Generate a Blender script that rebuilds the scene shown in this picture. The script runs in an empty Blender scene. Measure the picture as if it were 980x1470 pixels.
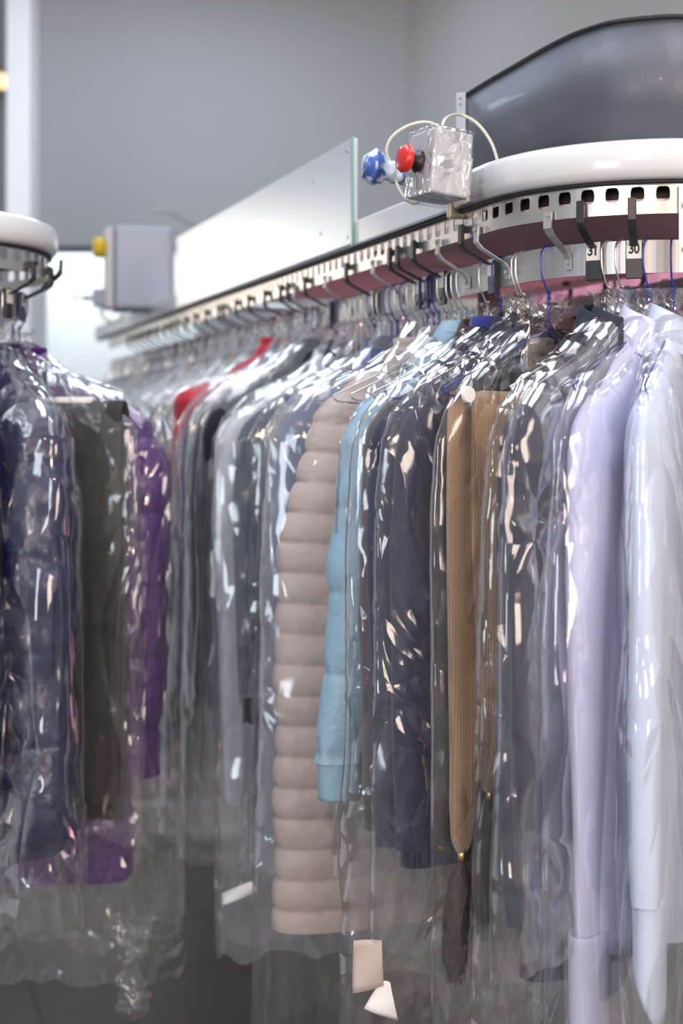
import bpy, math, random
import numpy as np
from mathutils import Vector

# ------------------------------------------------------------------ camera, light, exposure
S = bpy.context.scene
H = 1.55                      # eye height
cd = bpy.data.cameras.new('camera'); cam = bpy.data.objects.new('camera', cd)
S.collection.objects.link(cam); S.camera = cam
cam.location = (0, 0, H); cam.rotation_euler = (math.pi/2, 0, 0)
cd.sensor_fit = 'VERTICAL'; cd.sensor_height = 36; cd.sensor_width = 24
cd.lens = 49.0; cd.shift_y = -110/1470
cd.clip_start = 0.05; cd.clip_end = 60
cd.dof.use_dof = True; cd.dof.focus_distance = 1.86; cd.dof.aperture_fstop = 2.8
S.view_settings.view_transform = 'Standard'; S.view_settings.look = 'None'
S.view_settings.gamma = 1; S.view_settings.use_curve_mapping = False
S.view_settings.exposure = 0.0
S.cycles.transparent_max_bounces = 36
S.cycles.max_bounces = 4; S.cycles.glossy_bounces = 2; S.cycles.diffuse_bounces = 3
S.cycles.caustics_reflective = False; S.cycles.caustics_refractive = False
S.cycles.sample_clamp_indirect = 4; S.cycles.adaptive_threshold = .025

W = bpy.data.worlds.new('room_air'); S.world = W; W.use_nodes = True
nt = W.node_tree; bg = nt.nodes['Background']
bg.inputs[0].default_value = (0.90, 0.91, 1.0, 1); bg.inputs[1].default_value = 0.43

def area(name, loc, target, size, power, col, sy=None):
    l = bpy.data.lights.new(name, 'AREA'); l.energy = power; l.color = col
    l.shape = 'RECTANGLE'; l.size = size; l.size_y = sy or size
    o = bpy.data.objects.new(name, l); S.collection.objects.link(o)
    o.location = loc
    d = Vector(target) - Vector(loc); o.rotation_euler = d.to_track_quat('-Z', 'Y').to_euler()
    return o
# ceiling fluorescents (cool), a shop window behind (warm evening side) and a daylight window
area('ceiling_panel_light', (-0.55, 2.0, 3.45), (-0.55, 2.0, 0), 0.9, 25, (0.84, 0.92, 1.0), 1.7)
area('ceiling_panel_light', (0.9, 1.1, 3.45), (0.9, 1.1, 0), 0.9, 26, (0.92, 0.95, 1.0), 1.7)
area('ceiling_tube_light', (-0.5, 4.4, 3.3), (-0.9, 4.4, 0), 0.35, 16, (0.72, 0.87, 1.0), 0.9)
area('shop_window_light', (1.9, -1.6, 1.9), (0.0, 2.3, 1.1), 1.0, 76, (1.0, 0.82, 0.70), 1.5)
area('shop_window_light', (-1.8, -1.5, 1.8), (0.0, 2.6, 1.0), 0.8, 44, (0.80, 0.90, 1.0), 1.3)
area('pendant_lamp_light', (-0.3, -0.9, 2.6), (0.1, 2.3, 1.0), 0.25, 22, (1.0, 0.74, 0.52))

area('cover_glow_fill', (-1.85, 4.9, 2.15), (0.2, 2.6, 1.9), 0.45, 5.5, (1.0, 0.90, 0.78), 0.5)  # added fill out of view, gives the silver cover its warm glow

area('pink_underside_fill', (.95, 2.75, 1.0), (.42, 2.1, 1.86), 0.35, 4, (1.0, 0.45, 0.55), 0.35)  # added hidden fill, throws pink up onto the rail underside and film

# ------------------------------------------------------------------ helpers
rnd = random.Random(7)
def tag(o, label=None, cat=None, group=None, kind=None):
    if label: o['label'] = label
    if cat: o['category'] = cat
    if group: o['group'] = group
    if kind: o['kind'] = kind
    return o
def empty(name, loc=(0, 0, 0), rz=0):
    o = bpy.data.objects.new(name, None); S.collection.objects.link(o)
    o.location = loc; o.rotation_euler = (0, 0, rz); o.empty_display_size = .05
    return o
class MB:
    def __init__(s): s.v = []; s.f = []; s.m = []; s.n = 0; s.uv = None
    def add(s, V, F, mi=0):
        V = np.asarray(V, float).reshape(-1, 3)
        s.v.append(V); k = s.n
        s.f += [tuple(int(i) + k for i in f) for f in F]; s.m += [mi]*len(F); s.n += len(V)
    def build(s, name, mat, parent=None, smooth=True, loc=None):
        me = bpy.data.meshes.new(name)
        me.from_pydata(np.vstack(s.v).tolist(), [], s.f)
        for m in (mat if isinstance(mat, (list, tuple)) else [mat]): me.materials.append(m)
        if len(set(s.m)) > 1:
            for p, i in zip(me.polygons, s.m): p.material_index = i
        if smooth: me.polygons.foreach_set('use_smooth', [True]*len(me.polygons))
        me.update()
        o = bpy.data.objects.new(name, me); S.collection.objects.link(o)
        if parent is not None: o.parent = parent
        if loc is not None: o.location = loc
        return o
def bevel(o, w=.002, seg=2):
    m = o.modifiers.new('b', 'BEVEL'); m.width = w; m.segments = seg; m.limit_method = 'ANGLE'; m.angle_limit = .6
    return o
def box(mb, c, s, ax=(1, 0, 0), ay=(0, 1, 0), az=(0, 0, 1), mi=0):
    c, ax, ay, az = map(lambda q: np.array(q, float), (c, ax, ay, az))
    V = [c + ax*s[0]/2*i + ay*s[1]/2*j + az*s[2]/2*k for i in (-1, 1) for j in (-1, 1) for k in (-1, 1)]
    mb.add(V, [(0, 1, 3, 2), (4, 6, 7, 5), (0, 4, 5, 1), (2, 3, 7, 6), (0, 2, 6, 4), (1, 5, 7, 3)], mi)
def grid(mb, P, closed=False, mi=0, capt=False, capb=False):
    n, m = P.shape[:2]; F = []
    for i in range(n-1):
        for j in range(m if closed else m-1):
            k = (j+1) % m
            F.append((i*m+j, i*m+k, (i+1)*m+k, (i+1)*m+j))
    if capt: F.append(tuple(range(m))[::-1])
    if capb: F.append(tuple((n-1)*m+j for j in range(m)))
    mb.add(P.reshape(-1, 3), F, mi)
def tube(mb, pts, r, n=8, mi=0, cap=True):
    pts = np.asarray(pts, float); N = len(pts)
    T = np.gradient(pts, axis=0); T /= np.linalg.norm(T, axis=1)[:, None] + 1e-12
    up = np.array([0, 0, 1.0]) if abs(T[0][2]) < .9 else np.array([1.0, 0, 0])
    A = []; a = np.cross(T[0], up); a /= np.linalg.norm(a)
    for t in T:
        a = a - t*np.dot(a, t); a /= np.linalg.norm(a) + 1e-12; A.append(a.copy())
    A = np.array(A); B = np.cross(T, A)
    r = np.full(N, r) if np.isscalar(r) else np.asarray(r)
    th = np.linspace(0, 2*np.pi, n, endpoint=False)
    P = pts[:, None] + r[:, None, None]*(np.cos(th)[None, :, None]*A[:, None] + np.sin(th)[None, :, None]*B[:, None])
    grid(mb, P, True, mi, cap, cap)
def smooth_path(pts, n=8):
    pts = [np.array(p, float) for p in pts]; out = []
    P = [2*pts[0]-pts[1]] + pts + [2*pts[-1]-pts[-2]]
    for i in range(1, len(P)-2):
        for t in np.linspace(0, 1, n, endpoint=False):
            a, b, c, d = P[i-1], P[i], P[i+1], P[i+2]
            out.append(.5*((2*b)+(-a+c)*t+(2*a-5*b+4*c-d)*t*t+(-a+3*b-3*c+d)*t**3))
    out.append(pts[-1]); return np.array(out)
def _h(ix, iy, iz, seed):
    h = (ix*374761393 + iy*668265263 + iz*2147483647 + seed*1274126177) & 0xffffffff
    h = ((h ^ (h >> 13))*1274126177) & 0xffffffff
    h = ((h ^ (h >> 16))*2246822519) & 0xffffffff
    return ((h ^ (h >> 15)) & 0xffff)/32767.5 - 1
def noise(x, y, z, seed=0):
    x, y, z = np.broadcast_arrays(x, y, z)
    ix, iy, iz = (np.floor(q).astype(np.int64) for q in (x, y, z))
    fx, fy, fz = x-ix, y-iy, z-iz
    u, v, w = (q*q*q*(q*(q*6-15)+10) for q in (fx, fy, fz))
    r = 0
    for dx in (0, 1):
        for dy in (0, 1):
            for dz in (0, 1):
                r = r + _h(ix+dx, iy+dy, iz+dz, seed)*(u if dx else 1-u)*(v if dy else 1-v)*(w if dz else 1-w)
    return r
def ridge(x, y, z, seed=0): return 1 - 2*np.abs(noise(x, y, z, seed))
def interp(z, pts):
    pts = sorted(pts); return np.interp(z, [p[0] for p in pts], [p[1] for p in pts])
def loft(mb, zs, a, b, cx=0, cy=0, n=64, p=2.4, disp=None, capt=True, capb=False, mi=0, rip=None):
    """horizontal rings from top to bottom; local x = along the hanger, y = thickness"""
    zs = np.asarray(zs, float); N = len(zs)
    a, b, cx, cy = (np.full(N, q, float) if np.isscalar(q) else np.asarray(q, float) for q in (a, b, cx, cy))
    th = np.linspace(0, 2*np.pi, n, endpoint=False)
    c, s = np.cos(th), np.sin(th)
    ex = 2/p
    ux = np.sign(c)*np.abs(c)**ex; uy = np.sign(s)*np.abs(s)**ex
    X = cx[:, None] + a[:, None]*ux; Y = cy[:, None] + b[:, None]*uy
    Z = np.repeat(zs[:, None], n, 1)
    nx = c[None]*b[:, None]; ny = s[None]*a[:, None]; L = np.hypot(nx, ny) + 1e-9
    nx, ny = nx/L, ny/L
    if disp is not None:
        d = disp(X, Y, Z, th[None])
        X = X + nx*d; Y = Y + ny*d
    if rip is not None:
        Z = Z + rip(X, Y, Z, th[None])
    grid(mb, np.stack([X, Y, Z], -1), True, mi, capt, capb)

# ------------------------------------------------------------------ materials
MATS = {}
def newmat(name):
    m = bpy.data.materials.new(name); m.use_nodes = True; MATS[name] = m
    return m, m.node_tree, m.node_tree.nodes['Principled BSDF']
def noise_bump(nt, bs, scale, strength, dist=.002, vec=(1, 1, 1), detail=4):
    tc = nt.nodes.new('ShaderNodeTexCoord'); mp = nt.nodes.new('ShaderNodeMapping')
    mp.inputs['Scale'].default_value = vec
    n = nt.nodes.new('ShaderNodeTexNoise'); n.inputs['Scale'].default_value = scale; n.inputs['Detail'].default_value = detail
    b = nt.nodes.new('ShaderNodeBump'); b.inputs['Strength'].default_value = strength; b.inputs['Distance'].default_value = dist
    nt.links.new(tc.outputs['Object'], mp.inputs[0]); nt.links.new(mp.outputs[0], n.inputs[0])
    nt.links.new(n.outputs[0], b.inputs['Height'])
    if bs is not None: nt.links.new(b.outputs[0], bs.inputs['Normal'])
    return tc, mp, n, b
def plain(name, col, rough=.5, metal=0, bump=None, coat=0, spec=.5, vary=0):
    m, nt, bs = newmat(name)
    bs.inputs['Base Color'].default_value = (*col, 1); bs.inputs['Roughness'].default_value = rough
    bs.inputs['Metallic'].default_value = metal; bs.inputs['Coat Weight'].default_value = coat
    bs.inputs['Specular IOR Level'].default_value = spec
    tc, mp, n, b = noise_bump(nt, bs, *(bump or (60, .1, .0005)))
    if vary:
        r = nt.nodes.new('ShaderNodeValToRGB')
        r.color_ramp.elements[0].color = (*[c*(1-vary) for c in col], 1)
        r.color_ramp.elements[1].color = (*[min(1, c*(1+vary)) for c in col], 1)
        n2 = nt.nodes.new('ShaderNodeTexNoise'); n2.inputs['Scale'].default_value = 3
        nt.links.new(tc.outputs['Object'], n2.inputs[0])
        nt.links.new(n2.outputs[0], r.inputs[0]); nt.links.new(r.outputs[0], bs.inputs['Base Color'])
    return m
def cloth(name, col, rough=.85, scale=700, strength=.25, sheen=.3, vary=.12, spec=.3):
    m = plain(name, col, rough, bump=(scale, strength, .0006), vary=vary, spec=spec)
    m.node_tree.nodes['Principled BSDF'].inputs['Sheen Weight'].default_value = sheen
    return m
def nylon(name, col, rough=.42):
    return plain(name, col, rough, bump=(38, .55, .006), vary=.1, spec=.5)
def film(name, tint=(1, 1, 1), haze=.05, seed=0., hz=(.85, .88, .93), scale=1., fine=True):
    m, nt, bs = newmat(name); nt.nodes.remove(bs)
    out = nt.nodes['Material Output']; L = nt.links.new
    tc = nt.nodes.new('ShaderNodeTexCoord'); mp = nt.nodes.new('ShaderNodeMapping')
    mp.inputs['Scale'].default_value = (1, 1, .45); mp.inputs['Location'].default_value = (seed, seed*.7, seed*1.3)
    n1 = nt.nodes.new('ShaderNodeTexNoise'); n1.inputs['Scale'].default_value = 6.5*scale; n1.inputs['Detail'].default_value = 0
    v = nt.nodes.new('ShaderNodeTexVoronoi'); v.inputs['Scale'].default_value = 16*scale
    v.feature = 'DISTANCE_TO_EDGE'
    mx = nt.nodes.new('ShaderNodeMixRGB'); mx.inputs[0].default_value = .18
    L(tc.outputs['Object'], mp.inputs[0]); L(mp.outputs[0], n1.inputs[0]);
    L(mp.outputs[0], mx.inputs[1]); L(n1.outputs['Color'], mx.inputs[2]); L(mx.outputs[0], v.inputs['Vector'])
    v.inputs['Scale'].default_value = 10*scale
    v2 = nt.nodes.new('ShaderNodeTexVoronoi'); v2.feature = 'DISTANCE_TO_EDGE'; v2.inputs['Scale'].default_value = 27*scale
    L(mx.outputs[0], v2.inputs['Vector'])
    # patches where the film is finely crushed
    mr = nt.nodes.new('ShaderNodeMapRange'); mr.inputs[1].default_value = .46; mr.inputs[2].default_value = .62; mr.inputs[3].default_value = .12; mr.inputs[4].default_value = 1.0
    L(n1.outputs[0], mr.inputs[0])
    mv = nt.nodes.new('ShaderNodeMath'); mv.operation = 'MULTIPLY'; L(v2.outputs['Distance'], mv.inputs[0]); L(mr.outputs[0], mv.inputs[1])
    mw_ = nt.nodes.new('ShaderNodeMath'); mw_.operation = 'MULTIPLY_ADD'; mw_.inputs[1].default_value = 1.5
    L(v.outputs['Distance'], mw_.inputs[0]); L(mv.outputs[0], mw_.inputs[2])
    ma = nt.nodes.new('ShaderNodeMath'); ma.operation = 'MULTIPLY_ADD'; ma.inputs[1].default_value = 1.0
    L(mw_.outputs[0], ma.inputs[0]); L(n1.outputs[0], ma.inputs[2])
    b = nt.nodes.new('ShaderNodeBump'); b.inputs['Strength'].default_value = .62; b.inputs['Distance'].default_value = .020
    if fine: L(ma.outputs[0], b.inputs['Height'])
    else:
        nt.nodes.remove(n1) if 0 else None; v.inputs['Scale'].default_value = 14*scale; L(mp.outputs[0], v.inputs['Vector']); L(v.outputs['Distance'], b.inputs['Height'])
    fr = nt.nodes.new('ShaderNodeFresnel'); fr.inputs['IOR'].default_value = 1.55; L(b.outputs[0], fr.inputs['Normal'])
    gl = nt.nodes.new('ShaderNodeBsdfGlossy'); gl.inputs['Roughness'].default_value = .11; L(b.outputs[0], gl.inputs['Normal'])
    gl.inputs['Color'].default_value = (1, 1, 1, 1)
    tr = nt.nodes.new('ShaderNodeBsdfTransparent'); tr.inputs[0].default_value = (*tint, 1)
    df = nt.nodes.new('ShaderNodeBsdfTranslucent'); df.inputs[0].default_value = (*hz, 1)
    dd = nt.nodes.new('ShaderNodeBsdfDiffuse'); dd.inputs[0].default_value = (*hz, 1)
    m0 = dd
    m1 = nt.nodes.new('ShaderNodeMixShader'); m1.inputs[0].default_value = haze
    L(tr.outputs[0], m1.inputs[1]); L(m0.outputs[0], m1.inputs[2])
    m2 = nt.nodes.new('ShaderNodeMixShader')
    cl = nt.nodes.new('ShaderNodeMath'); cl.operation = 'MULTIPLY'; cl.inputs[1].default_value = 1.15
    mnn = nt.nodes.new('ShaderNodeMath'); mnn.operation = 'MINIMUM'; mnn.inputs[1].default_value = .38
    L(fr.outputs[0], cl.inputs[0]); L(cl.outputs[0], mnn.inputs[0]); L(mnn.outputs[0], m2.inputs[0]); L(m1.outputs[0], m2.inputs[1]); L(gl.outputs[0], m2.inputs[2])
    L(m2.outputs[0], out.inputs['Surface'])
    return m

white_enamel = plain('white_enamel', (.70, .71, .73), .18, coat=.6)
alu = plain('brushed_aluminium', (.55, .55, .56), .48, .9, bump=(90, .06, .0004))
alu_cover = plain('aluminium_cover', (.72, .78, .84), .36, .55, bump=(5, .03, .002))
steel = plain('polished_steel', (.66, .64, .60), .32, 1)
black_plastic = plain('black_plastic', (.018, .018, .022), .38)
rubber = plain('black_rubber', (.012, .012, .014), .6)
dark_sheet = plain('graphite_sheet', (.115, .122, .15), .55, .35, bump=(900, .25, .0003), coat=.04)
wire_silver = plain('silver_wire', (.75, .74, .72), .28, 1)
wire_blue = plain('blue_coated_wire', (.03, .035, .30), .3, coat=.5)
paper = plain('white_paper', (.82, .80, .78), .7)
under_m = plain('pink_reflection_underside', (.92, .60, .63), .5, .1)  # pink reflected from the surroundings is put into the plate's base colour
red_plastic = plain('red_plastic', (.62, .02, .02), .3, coat=.4)
yellow_plastic = plain('yellow_plastic', (.75, .50, .02), .4)
box_grey = plain('grey_enclosure', (.36, .39, .46), .5)
cable_m = plain('cream_cable', (.62, .60, .50), .45)
glass_edge = plain('green_edge', (.22, .40, .36), .2)

F = [film('clear_film', haze=.016, seed=.0), film('clear_film_soft', haze=.020, seed=3.1, scale=.8),
     film('clear_film_fine', haze=.025, seed=7.7, scale=1.35)]
F_wrap = film('cling_film', haze=.03, seed=2.0, scale=2.2)
F_soft = film('soft_clear_film', haze=.040, seed=4.0, scale=1.1, hz=(.88, .85, .84))
F_soft2 = film('crinkled_clear_film', haze=.022, seed=6.3, scale=.85, hz=(.88, .85, .84))
F_far = film('far_film', haze=.06, fine=False)
F_milky = film('milky_film', haze=.13, fine=False, seed=5.0, hz=(.80, .86, .95))
F_lilac = film('lilac_film', tint=(.99, .98, 1.0), haze=.028, seed=9.0, hz=(.80, .77, .92), scale=.6)

# ------------------------------------------------------------------ room
def quad_wall(name, pts, mat, th=.08):
    mb = MB(); mb.add(pts, [(0, 1, 2, 3)]); o = mb.build(name, mat, smooth=False)
    m = o.modifiers.new('s', 'SOLIDIFY'); m.thickness = th; m.offset = -1
    return tag(o, kind='structure')
wall_m = plain('grey_wall_paint', (.34, .345, .355), .9, bump=(120, .15, .001))
wall_m2 = plain('warm_grey_wall_paint', (.38, .37, .365), .9, bump=(120, .15, .001))
white_m = plain('white_wall_paint', (.86, .88, .90), .85, bump=(120, .1, .001))
def floor_mat():
    m, nt, bs = newmat('brown_floor_tile')
    tc = nt.nodes.new('ShaderNodeTexCoord'); mp = nt.nodes.new('ShaderNodeMapping')
    mp.inputs['Rotation'].default_value = (0, 0, math.radians(-20.2)); mp.inputs['Location'].default_value = (.07, .22, 0)
    br = nt.nodes.new('ShaderNodeTexBrick'); br.offset = 0; br.squash = 1
    br.inputs['Scale'].default_value = 1.0; br.inputs['Brick Width'].default_value = .6; br.inputs['Row Height'].default_value = .6
    br.inputs['Mortar Size'].default_value = .004; br.inputs['Mortar Smooth'].default_value = .1
    br.inputs['Color1'].default_value = (.082, .070, .064, 1); br.inputs['Color2'].default_value = (.090, .076, .068, 1)
    br.inputs['Mortar'].default_value = (.03, .025, .022, 1)
    nt.links.new(tc.outputs['Object'], mp.inputs[0]); nt.links.new(mp.outputs[0], br.inputs[0])
    nt.links.new(br.outputs[0], bs.inputs['Base Color'])
    bs.inputs['Roughness'].default_value = .38
    b = nt.nodes.new('ShaderNodeBump'); b.inputs['Strength'].default_value = .3; b.inputs['Distance'].default_value = .003; b.invert = True
    nt.links.new(br.outputs['Fac'], b.inputs['Height']); nt.links.new(b.outputs[0], bs.inputs['Normal'])
    return m
quad_wall('floor', [(-3.5, -2, 0), (4, -2, 0), (4, 7.5, 0), (-3.5, 7.5, 0)], floor_mat(), .1)
YB = 5.3
ZL = H + (625-352)*YB/2000          # underside of the lintel
xl = (56-490)/2000*YB
# hanging part of the back wall, with a brighter recess under it
def slab(name, x0, x1, y0, y1, z0, z1, mat):
    mb = MB(); box(mb, ((x0+x1)/2, (y0+y1)/2, (z0+z1)/2), (x1-x0, y1-y0, z1-z0))
    return tag(mb.build(name, mat, smooth=False), kind='structure')
slab('wall_back', xl, .25, YB, YB+.25, ZL, 3.75, wall_m)
slab('wall_recess', -3.0, .6, 6.3, 6.4, 0, 3.75, white_m)
slab('wall_far', -.55, .3, YB+.02, YB+.24, 0, ZL, wall_m)
slab('column_white', (14-490)/2000*5.2, xl, 5.15, 5.45, 0, 3.75, white_m)
slab('wall_left', -2.9, (14-490)/2000*5.2, 5.5, 5.7, 0, 3.75, wall_m)
slab('baseboard_back', -2.0, .25, 5.22, 5.30, .06, .16, plain('grey_skirting', (.42, .40, .38), .5))
# right wall runs parallel with the conveyor
quad_wall('wall_right', [(.25, 5.3, 0), (2.6, -1.0, 0), (2.6, -1.0, 3.75), (.25, 5.3, 3.75)], wall_m2, .08)
o = area('recess_light', (-1.2, 5.85, 2.9), (-1.2, 6.1, 1.5), .5, 20, (.85, .95, 1.0), .3)
# small warm wall lamp at the far left edge
mb = MB(); tube(mb, [(0, 0, 0), (0, -.03, 0), (0, -.055, 0)], [.03, .03, .022], 16)
lm, lnt, lbs = newmat('warm_lamp_glow'); lbs.inputs['Emission Color'].default_value = (1, .62, .25, 1); lbs.inputs['Emission Strength'].default_value = 1.6
lamp = empty('wall_lamp', ((2-490)/2000*5.4, 5.44, H+(625-115)*5.4/2000)); tag(lamp, 'small warm glowing round lamp at the far left edge above the white column', 'lamp')
mb.build('lamp_bulb', lm, lamp)
mb = MB(); tube(mb, [(0, .06, 0), (0, -.01, 0)], [.045, .045], 20); mb.build('lamp_base', alu, lamp)

# ------------------------------------------------------------------ conveyor geometry
R = .244
def mk_track(C, R, a0, adir):
    """s = 0 at the first tangent point (normal angle a0), s > 0 on the straight, s < 0 round the arc (half circle) then the other straight"""
    C = np.array(C); a0 = math.radians(a0)
    def at(s, off=0):
        # off > 0 outward
        if s >= 0:
            n = np.array([math.cos(a0), math.sin(a0)]); t = np.array([-n[1], n[0]])*-adir
            p = C + n*(R+off) + t*s; return p, n
        ang = -s/R
        if ang <= math.pi:
            a = a0 + adir*ang; n = np.array([math.cos(a), math.sin(a)]); return C + n*(R+off), n
        a = a0 + adir*math.pi; n = np.array([math.cos(a), math.sin(a)])
        t = np.array([-n[1], n[0]])*adir
        return C + n*(R+off) + t*((ang-math.pi)*R), n
    return at
main = mk_track((.435, 2.019), R, 200.17, 1)
left = mk_track((-.775, 2.50), R, 90, -1)      # straight along the far side to -x, arc through +x, near side back to -x
def px_of(p): return 490 + 2000*p[0]/p[1]
def s_at_px(at, x, off, lo, hi):
    ss = np.linspace(lo, hi, 1500); xs = np.array([px_of(at(s, off)[0]) for s in ss])
    return ss[np.argmin(np.abs(xs-x))]

def sweep(mb, at, ss, prof, mi=0):
    """closed cross-section prof [(off, h)] swept along the track"""
    P = []
    for s in ss:
        row = []
        for off, h in prof:
            p, n = at(s, off); row.append((p[0], p[1], H+h))
        P.append(row)
    grid(mb, np.array(P), True, mi, True, True)
def srange(a, b, arc_step=.012, st=.12):
    out = []
    s = a
    while s < b:
        out.append(s); s += arc_step if (-math.pi*R-.02 < s < .02) else st
    out.append(b); return out
RB = -.05                        # carrier bar offset
h0, h1 = .213, .256              # carrier bar
g0, g1 = .283, .322              # slotted strip
PITCH = .032

def slot_strip(mb, at, s0, s1, off=0, th=.0015, detail=True):
    hh = (g0+g1)/2
    s = s0
    while s < s1 - 1e-6:
        e = s + PITCH
        outer = [(s, g0), (s+PITCH*.25, g0), (s+PITCH/2, g0), (s+PITCH*.75, g0), (e, g0), (e, g0+.012), (e, hh), (e, g1-.012), (e, g1),
                 (s+PITCH*.75, g1), (s+PITCH/2, g1), (s+PITCH*.25, g1), (s, g1), (s, g1-.012), (s, hh), (s, g0+.012)]
        cx, cy, w, h, r = s+PITCH/2, hh+.006, .0088, .0095, .003
        inner = []
        for (q, g) in outer:
            dx, dy = (q-cx)/(PITCH/2), (g-hh)/((g1-g0)/2)
            k = 1/max(abs(dx), abs(dy)); x, y = dx*k, dy*k
            if abs(x) > .9 and abs(y) > .9: x *= .84; y *= .84
            inner.append((cx+x*w, cy+y*h))
        V = []
        for o_ in (off, off-th):
            for L_ in (outer, inner):
                for q, g in L_:
                    p, n = at(q, o_); V.append((p[0], p[1], H+g))
        Fc = []
        for i in range(16):
            j = (i+1) % 16
            Fc += [(i, j, 16+j, 16+i), (32+j, 32+i, 48+i, 48+j), (16+i, 16+j, 48+j, 48+i), (j, i, 32+i, 32+j)]
        mb.add(V, Fc); s = e

def conveyor(at, s0, s1, rim_label, root_label, strip_s0, strip_s1, rim_range, posts=()):
    root = empty('garment_conveyor', (0, 0, 0)); tag(root, root_label, 'conveyor')
    # enamel rim (rounded outer edge) with its flat top running inward
    mb = MB()
    prof = [(-.03, .326), (.006, .326), (.014, .330), (.0175, .338), (.0185, .35), (.0175, .366), (.013, .374), (.004, .378), (-.02, .379), (-.06, .379), (-.06, .373), (-.02, .372)]
    sweep(mb, at, srange(*rim_range), prof); mb.build('enamel_rim', white_enamel, root)
    # black gasket line under the rim
    mb = MB(); sweep(mb, at, srange(rim_range[0], s1), [(-.01, .321), (.007, .321), (.007, .3255), (-.01, .3255)]); mb.build('gasket', rubber, root)
    mb = MB(); slot_strip(mb, at, strip_s0, strip_s1); o = mb.build('slotted_strip', steel, root, smooth=False)
    # carrier bar
    mb = MB(); sweep(mb, at, srange(s0, s1), [(RB-.0015, h0), (RB+.0015, h0), (RB+.0015, h1), (RB-.0015, h1)]); mb.build('carrier_bar', alu, root, smooth=False)
    return root
mainroot = conveyor(main, -1.6, 3.0, '', 'long white and steel garment conveyor rail rounding its end at the right', -PITCH*60, PITCH*88, (-1.6, .09))
# straight channel of the main rail beyond the splice
mb = MB(); sweep(mb, main, [.10, .4, 1, 2, 3.0], [(-.05, .327), (.010, .327), (.012, .330), (.012, .366), (.010, .369), (-.05, .369)])
mb.build('channel', white_enamel, mainroot, smooth=False)
mb = MB()
p, n = main(.095, .0); t = np.array([-n[1], n[0]])
box(mb, (p[0]+n[0]*.004, p[1]+n[1]*.004, H+.345), (.012, .034, .062), ax=(t[0], t[1], 0), ay=(n[0], n[1], 0))
bevel(mb.build('splice_plate', plain('brass_tint', (.70, .62, .42), .3, 1), mainroot, smooth=False), .003)
# inner drum and underside plate of the rounded end
mb = MB(); sweep(mb, main, srange(-.766, .05), [(-.022, .292), (-.018, .292), (-.018, .321), (-.022, .321)]); mb.build('inner_guide', rubber, mainroot)
mb = MB()
ring = [(*main(s, -.012)[0], H+.298) for s in srange(-.7665, 0)]
ring += [(*main(1.2, -.012)[0], H+.298)]; ring = [(*main(-.7665-1.0, -.012)[0], H+.298)] + ring
n_ = len(ring); mb.add(ring + [(x, y, z+.006) for x, y, z in ring], [tuple(range(n_))[::-1], tuple(range(n_, 2*n_))] + [(i, (i+1) % n_, n_+(i+1) % n_, n_+i) for i in range(n_)])
mb.build('underside_plate', under_m, mainroot, smooth=False)
# grey cranked brackets that carry the bar, with screws
def bracket(at, s, parent):
    mb = MB()
    pts = [(0.003, .294), (.004, .272), (-.004, .264), (RB+.010, .244), (RB+.004, .236), (RB+.004, .222)]
    tw = .006
    for i in range(len(pts)-1):
        (a, ha), (b, hb) = pts[i], pts[i+1]
        V = []
        for o_, h_ in ((a, ha), (b, hb)):
            for ds in (-tw, tw):
                for k in (0, .0025):
                    p, n = at(s+ds, o_+k); V.append((p[0], p[1], H+h_))
        mb.add(V, [(0, 2, 3, 1), (4, 5, 7, 6), (0, 1, 5, 4), (2, 6, 7, 3), (1, 3, 7, 5), (0, 4, 6, 2)])
    for o_, h_ in ((.006, .290), (RB+.007, .232)):
        p, n = at(s, o_); q, _ = at(s, o_+.003)
        tube(mb, [(p[0], p[1], H+h_), (q[0], q[1], H+h_)], .0035, 10)
    return mb.build('bracket', alu, parent, smooth=False)
for x in (789, 688, 632, 539, 470, 425, 330, 270):
    bracket(main, s_at_px(main, x, 0, -.38, 2.9), mainroot)
for s in (-.52, -1.0, -1.25, -1.5): bracket(main, s, mainroot)
# wide upright bracket near the right edge of the picture
s = s_at_px(main, 975, 0, -.38, 0)
p, n = main(s, .004); t = np.array([-n[1], n[0]])
mb = MB(); box(mb, (p[0]+.012, p[1], H+.262), (.028, .003, .11), ax=(t[0], t[1], 0), ay=(n[0], n[1], 0))
p2, _ = main(s-.006, .006)
for hh in (.292, .236): tube(mb, [(p2[0], p2[1], H+hh), (p2[0]+n[0]*.004, p2[1]+n[1]*.004, H+hh)], .004, 12)
mb.build('end_bracket', alu, mainroot, smooth=False)

# graphite guard sheet above the rounded end
pts = [(668, 138), (700, 118), (740, 95), (780, 72), (820, 52), (850, 41), (880, 33), (930, 27), (980, 25)]
GP = []
for x, y in pts:
    Y = .54*2000/(625-y); GP.append(((x-490)/2000*Y, Y, 0))
GP += [(.50, 1.825, 0), (.57, 1.90, 0), (.61, 2.0, 0), (.60, 2.15, 0), (.53, 2.35, 0)]
gp = smooth_path(GP, 6)
mb = MB(); th = .002
P = []
for i, q in enumerate(gp):
    t = gp[min(i+1, len(gp)-1)] - gp[max(i-1, 0)]; t /= np.linalg.norm(t); nn = np.array([-t[1], t[0], 0])*th
    P.append([q+(0, 0, H+.385), q+nn+(0, 0, H+.385), q+nn+(0, 0, H+.54), q+(0, 0, H+.54)])
grid(mb, np.array(P), True, 0, True, True)
guard = empty('guard_panel', (0, 0, 0)); tag(guard, 'curved dark grey sheet metal guard standing on the rounded end of the conveyor', 'guard panel')
mb.build('guard_sheet', dark_sheet, guard)
mb = MB(); tube(mb, gp+np.array([0, 0, H+.541]), .0035, 8); mb.build('edge_trim', rubber, guard)
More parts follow.
